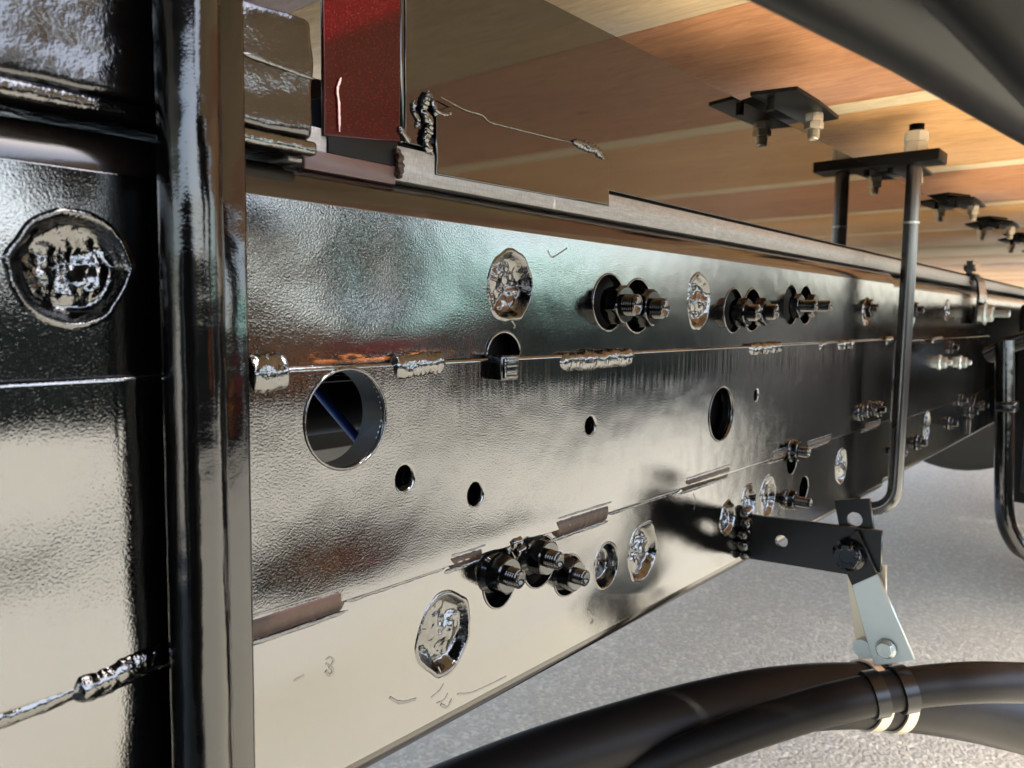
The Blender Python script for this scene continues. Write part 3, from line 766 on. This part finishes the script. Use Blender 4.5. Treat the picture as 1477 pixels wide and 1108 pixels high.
# ---------------------------------------------------------------- stepped strap at the far end
SXp = 1.86
sp = thing('stepped_strap', 'small stepped black strap with a bright nut joining subframe to rail at far right', 'strap', (SXp, 0, .9))
prof = [(.010, .975), (.0105, .950), (-.002, .932), (-.006, .905), (-.004, .845)]
sv_, sf_ = [], []
for (y, z) in prof: sv_ += [(SXp-.03, y, z), (SXp+.045, y, z), (SXp+.045, y+.005, z), (SXp-.03, y+.005, z)]
for i in range(len(prof)-1):
    for k in range(4):
        a = i*4+k; b = i*4+(k+1) % 4; sf_.append((a, b, b+4, a+4))
sf_.append((3, 2, 1, 0)); sf_.append(tuple(len(sv_)-4+i for i in range(4)))
me = mesh('strap_plate', sv_, sf_); fixn(me); link('strap_plate', me, M_black, sp)
link('bolt', thread_me('bolt', (SXp+.05, -.005, .867), (0, -1, 0), .008, .045), M_zinc, sp)
nn_ = link('nut', hexnut_me('nut', (SXp+.05, -.004, .867), (0, -1, 0), .018, .016, .024), M_zinc, sp)
link('weld_bead', bead_me('weld_bead', SXp-.034, SXp-.018, .962, .957, .005, 70, .008), M_weld, sp)

# ---------------------------------------------------------------- hose bracket below the rail
BX = .744
br = thing('hose_bracket', 'black flat bar welded to the rail with a zinc hanger holding the hoses', 'bracket', (BX, -.06, .5))
def yz_plate(name, pts, holes, x, th, mat, par, bev=.0006):
    me = plate_me(name, pts, holes, 0, th, bev)      # built in X-Z, turned to stand across the lorry
    for v in me.vertices: a, b, c = v.co; v.co = (x+b, a, c)
    me.flip_normals(); 
    bm = bmesh.new(); bm.from_mesh(me); bmesh.ops.recalc_face_normals(bm, faces=bm.faces); bm.to_mesh(me); bm.free()
    return link(name, me, mat, par)
def bp(px, py): p = atX(px, py, BX); return (p.y, p.z)
bar = [bp(1076, 742), bp(1078, 806), bp(1222, 829), bp(1270, 826), bp(1272, 766)]
bar[0] = (.003, bar[0][1]); bar[1] = (.003, bar[1][1])
h1 = bp(1127, 781)
M_bar = simple('satin_black_bar', (.0025, .0025, .0025), .3, ior=1.4, bump=2e-5, bs=500)
yz_plate('flat_bar', bar, [circ(h1[0], h1[1], .0062, .0062, 24)], BX, .005, M_bar, br)
t1 = [bp(1200, 723), bp(1251, 721), bp(1258, 768), bp(1262, 815), bp(1226, 822), bp(1208, 765)]
hh = bp(1230, 751)
yz_plate('hanger_head', t1, [circ(hh[0], hh[1], .0068, .0068, 24)], BX+.0056, .0045, M_bar, br)
t2 = [bp(1212, 800), bp(1234, 765), bp(1240, 764), bp(1268, 828), bp(1236, 853)]
yz_plate('hanger_tip', t2, [], BX-.0052, .0045, M_bar, br)
t3 = [bp(1232, 842), bp(1268, 826), bp(1322, 950), bp(1264, 958), bp(1248, 905)]
yz_plate('zinc_strap', t3, [], BX-.0056, .004, M_zinc, br)
t4 = [bp(1216, 822), bp(1275, 818), bp(1275, 950), bp(1235, 955), bp(1226, 890)]
yz_plate('back_strap', t4, [], BX+.0062, .004, M_zincy, br)
t5 = [bp(1262, 822), bp(1268, 818), bp(1274, 768), bp(1270, 764)]
hb = bp(1228, 798)
hbv = Vector((BX-.0075, hb[0], hb[1]))
b1 = link('bolt', hexnut_me('bolt', hbv, (-1, 0, 0), .0125, .008, .0150, .4), M_nut, br)
hb2 = bp(1281, 932)
b2 = link('bolt', hexnut_me('bolt', (BX-.0078, hb2[0], hb2[1]), (-1, 0, 0), .0075, .006, .0090), M_zinc, br)
hb3 = bp(1252, 936)
link('bolt', sweep_me('bolt', [(BX+.005, hb3[0]+.004, hb3[1]), (BX-.004, hb3[0]+.004, hb3[1])], .0085, 20), M_zinc, br)
cr_ = [atX(a, b, BX-.004) for a, b in [(1062, 722), (1068, 745), (1062, 760), (1072, 775), (1070, 795), (1076, 806)]]
for i in range(5):
    p = Vector((BX-.006+.003*sin(i*2), -.004, .652-.011*i))
    link('weld_lump', bead_me('weld_lump', p.x-.0065, p.x+.005, p.z, p.z+.002, .0048+.001*sin(i*3), 80+i, p.y+.004, .0045, 1.1), M_weld, br)

# two rubber hoses and their clamp loops
hB = [(740, 1195), (900, 1124), (1040, 1068), (1150, 1030), (1215, 1012), (1290, 996), (1350, 988), (1420, 984), (1520, 986)]
dB = [.80, .76, .73, .71, .70, .70, .70, .70, .72]
def cp(px, py, d): return CAM + ray(px, py)*d
hpB = [cp(a, b, d) for (a, b), d in zip(hB, dB)]
hose = link('hose', sweep_me('hose', smooth_path(hpB, 10), .0180, 28), M_rubber)
tag(hose, 'black rubber hose in front, held in the upper loop of the zinc hanger', 'hose', 'hoses hanging under the rail')
hA = [(500, 1218), (640, 1156), (780, 1101), (935, 1052), (1050, 1023), (1138, 1008), (1240, 1003), (1330, 1012), (1420, 1030), (1540, 1062)]
dA = [.72, .74, .76, .78, .79, .80, .81, .83, .86, .90]
rA = [.036, .034, .033, .0325, .032, .032, .032, .032, .032, .032]
ppA = smooth_path([cp(a, b, d) for (a, b), d in zip(hA, dA)], 10)
hose2 = link('hose', sweep_me('hose', ppA, .033, 32), M_rubber)
tag(hose2, 'thicker black rubber hose behind, sweeping in from the lower left', 'hose', 'hoses hanging under the rail')
def ring(name, c, tdir, r, w, th, par, a0=0, a1=2*pi, mat=M_nut, seg=40):
    """flat strap bent round a hose"""
    t = Vector(tdir).normalized(); u = (Vector((0, 0, 1))-t*t.z).normalized(); v = t.cross(u)
    vs, fs = [], []
    for i in range(seg+1):
        a = a0+(a1-a0)*i/seg; d = u*cos(a)+v*sin(a)
        for (rr, ww) in ((r, -w/2), (r, w/2), (r+th, w/2), (r+th, -w/2)): vs.append(Vector(c)+d*rr+t*ww)
    for i in range(seg):
        for k in range(4):
            q = i*4+k; s = i*4+(k+1) % 4; fs.append((q, s, s+4, q+4))
    me = mesh(name, vs, fs); fixn(me); smoothen(me, 40); return link(name, me, mat, par)
cB = cp(1280, 998, .70); tB = (hpB[6]-hpB[4]).normalized()
clampu = ring('clamp_loop', cB-tB*.012, tB, .0187, .012, .0022, br, mat=M_bar)
ring('clamp_loop', cB+tB*.014, tB, .0187, .012, .0022, br, mat=M_bar)
def nearest(path, px, py):
    return min(path, key=lambda p: (Vector((px, py))-Vector(project(p))).length)
def project(p):
    v = Vector(p)-CAM; return (CX+F*v.dot(r2)/v.dot(fw), CY-F*v.dot(u2)/v.dot(fw))
ca = nearest(ppA, 1265, 1003); tA = (ppA[ppA.index(ca)+1]-ppA[ppA.index(ca)-1]).normalized()
ring('clamp_loop', ca-tA*.016, tA, .0336, .012, .0022, br, mat=M_zincy)
ring('clamp_loop', ca+tA*.014, tA, .0336, .012, .0022, br, mat=M_zincy)

# ---------------------------------------------------------------- right hand side: bent pipe, tubes, casing
bpth = [cp(a, b, 1.30) for a, b in [(1449, 492), (1449, 540), (1449, 620), (1448, 700), (1450, 745), (1460, 775), (1480, 797), (1530, 815), (1600, 820)]]
pipe = link('bent_pipe', sweep_me('bent_pipe', smooth_path(bpth, 10), .0145, 20), M_black)
tag(pipe, 'glossy black bent pipe hanging down at the right picture edge', 'pipe')
pb = thing('pipe_bracket', 'dark horizontal bracket carrying the bent pipe beside the rail end', 'bracket', tuple(cp(1460, 490, 1.4)))
link('bracket_arm', sweep_me('bracket_arm', [cp(1428, 512, 1.42), cp(1455, 498, 1.38), cp(1530, 470, 1.3)], .016, 16), M_black, pb)
link('clamp', box_me('clamp', cp(1452, 586, 1.30), (.04, .03, .018), .003), M_nut, pb)
bxx = thing('valve_box', 'dark box hanging beside the far end of the rail under the deck', 'box', tuple(cp(1470, 470, 1.9)))
for (x0, x1, z0, z1) in ((2.25, 3.6, .40, .895),):
    link('housing', lohi('housing', (x0, -.24, z0), (x1, -.02, z1), .012), M_dark, bxx)
    link('front_cover', lohi('front_cover', (x0-.012, -.22, z0+.03), (x0-.001, -.05, z1-.03), .004), M_nut, bxx)
    for k in range(3): link('cover_bolt', hexnut_me('cover_bolt', (x0-.012, -.20+.06*k, z1-.05), (-1, 0, 0), .009, .008), M_zinc, bxx)
ax_c = Vector(atX(1388, 560, 3.3)); 
ax = thing('axle_casing', 'dark rounded axle casing hanging under the far end of the rail', 'axle casing', (3.3, ax_c.y, .4))
zz_ = atX(1388, 676, 3.3).z
link('casing_body', sweep_me('casing_body', [(3.22, ax_c.y, zz_+.33), (3.25, ax_c.y, zz_+.33), (3.5, ax_c.y, zz_+.33), (3.6, ax_c.y, zz_+.33)], .33, 48, True, lambda i, a, p: (.29, .33, .33, .25)[i]), simple('dusty_casing', (.05, .047, .042), .6, bump=2e-4), ax)
link('axle_tube', sweep_me('axle_tube', [(3.4, -.4, zz_+.33), (3.4, 1.3, zz_+.33)], .07, 24), M_dark, ax)

tb = link('side_tube', sweep_me('side_tube', [cp(900, -262, .175), cp(1020, -187, .185), cp(1171, -97, .205), cp(1340, 5, .235), cp(1517, 121, .27), cp(1650, 205, .30)], .0205, 36), M_tube)
tag(tb, 'dark grey out of focus tube slanting across the top right corner', 'tube')
tb2 = link('side_tube', sweep_me('side_tube', [cp(1330, -150, .17), cp(1450, -30, .18), cp(1600, 140, .20)], .0145, 36), M_tube)
tag(tb2, 'second darker tube crossing the first in the top right corner', 'tube')
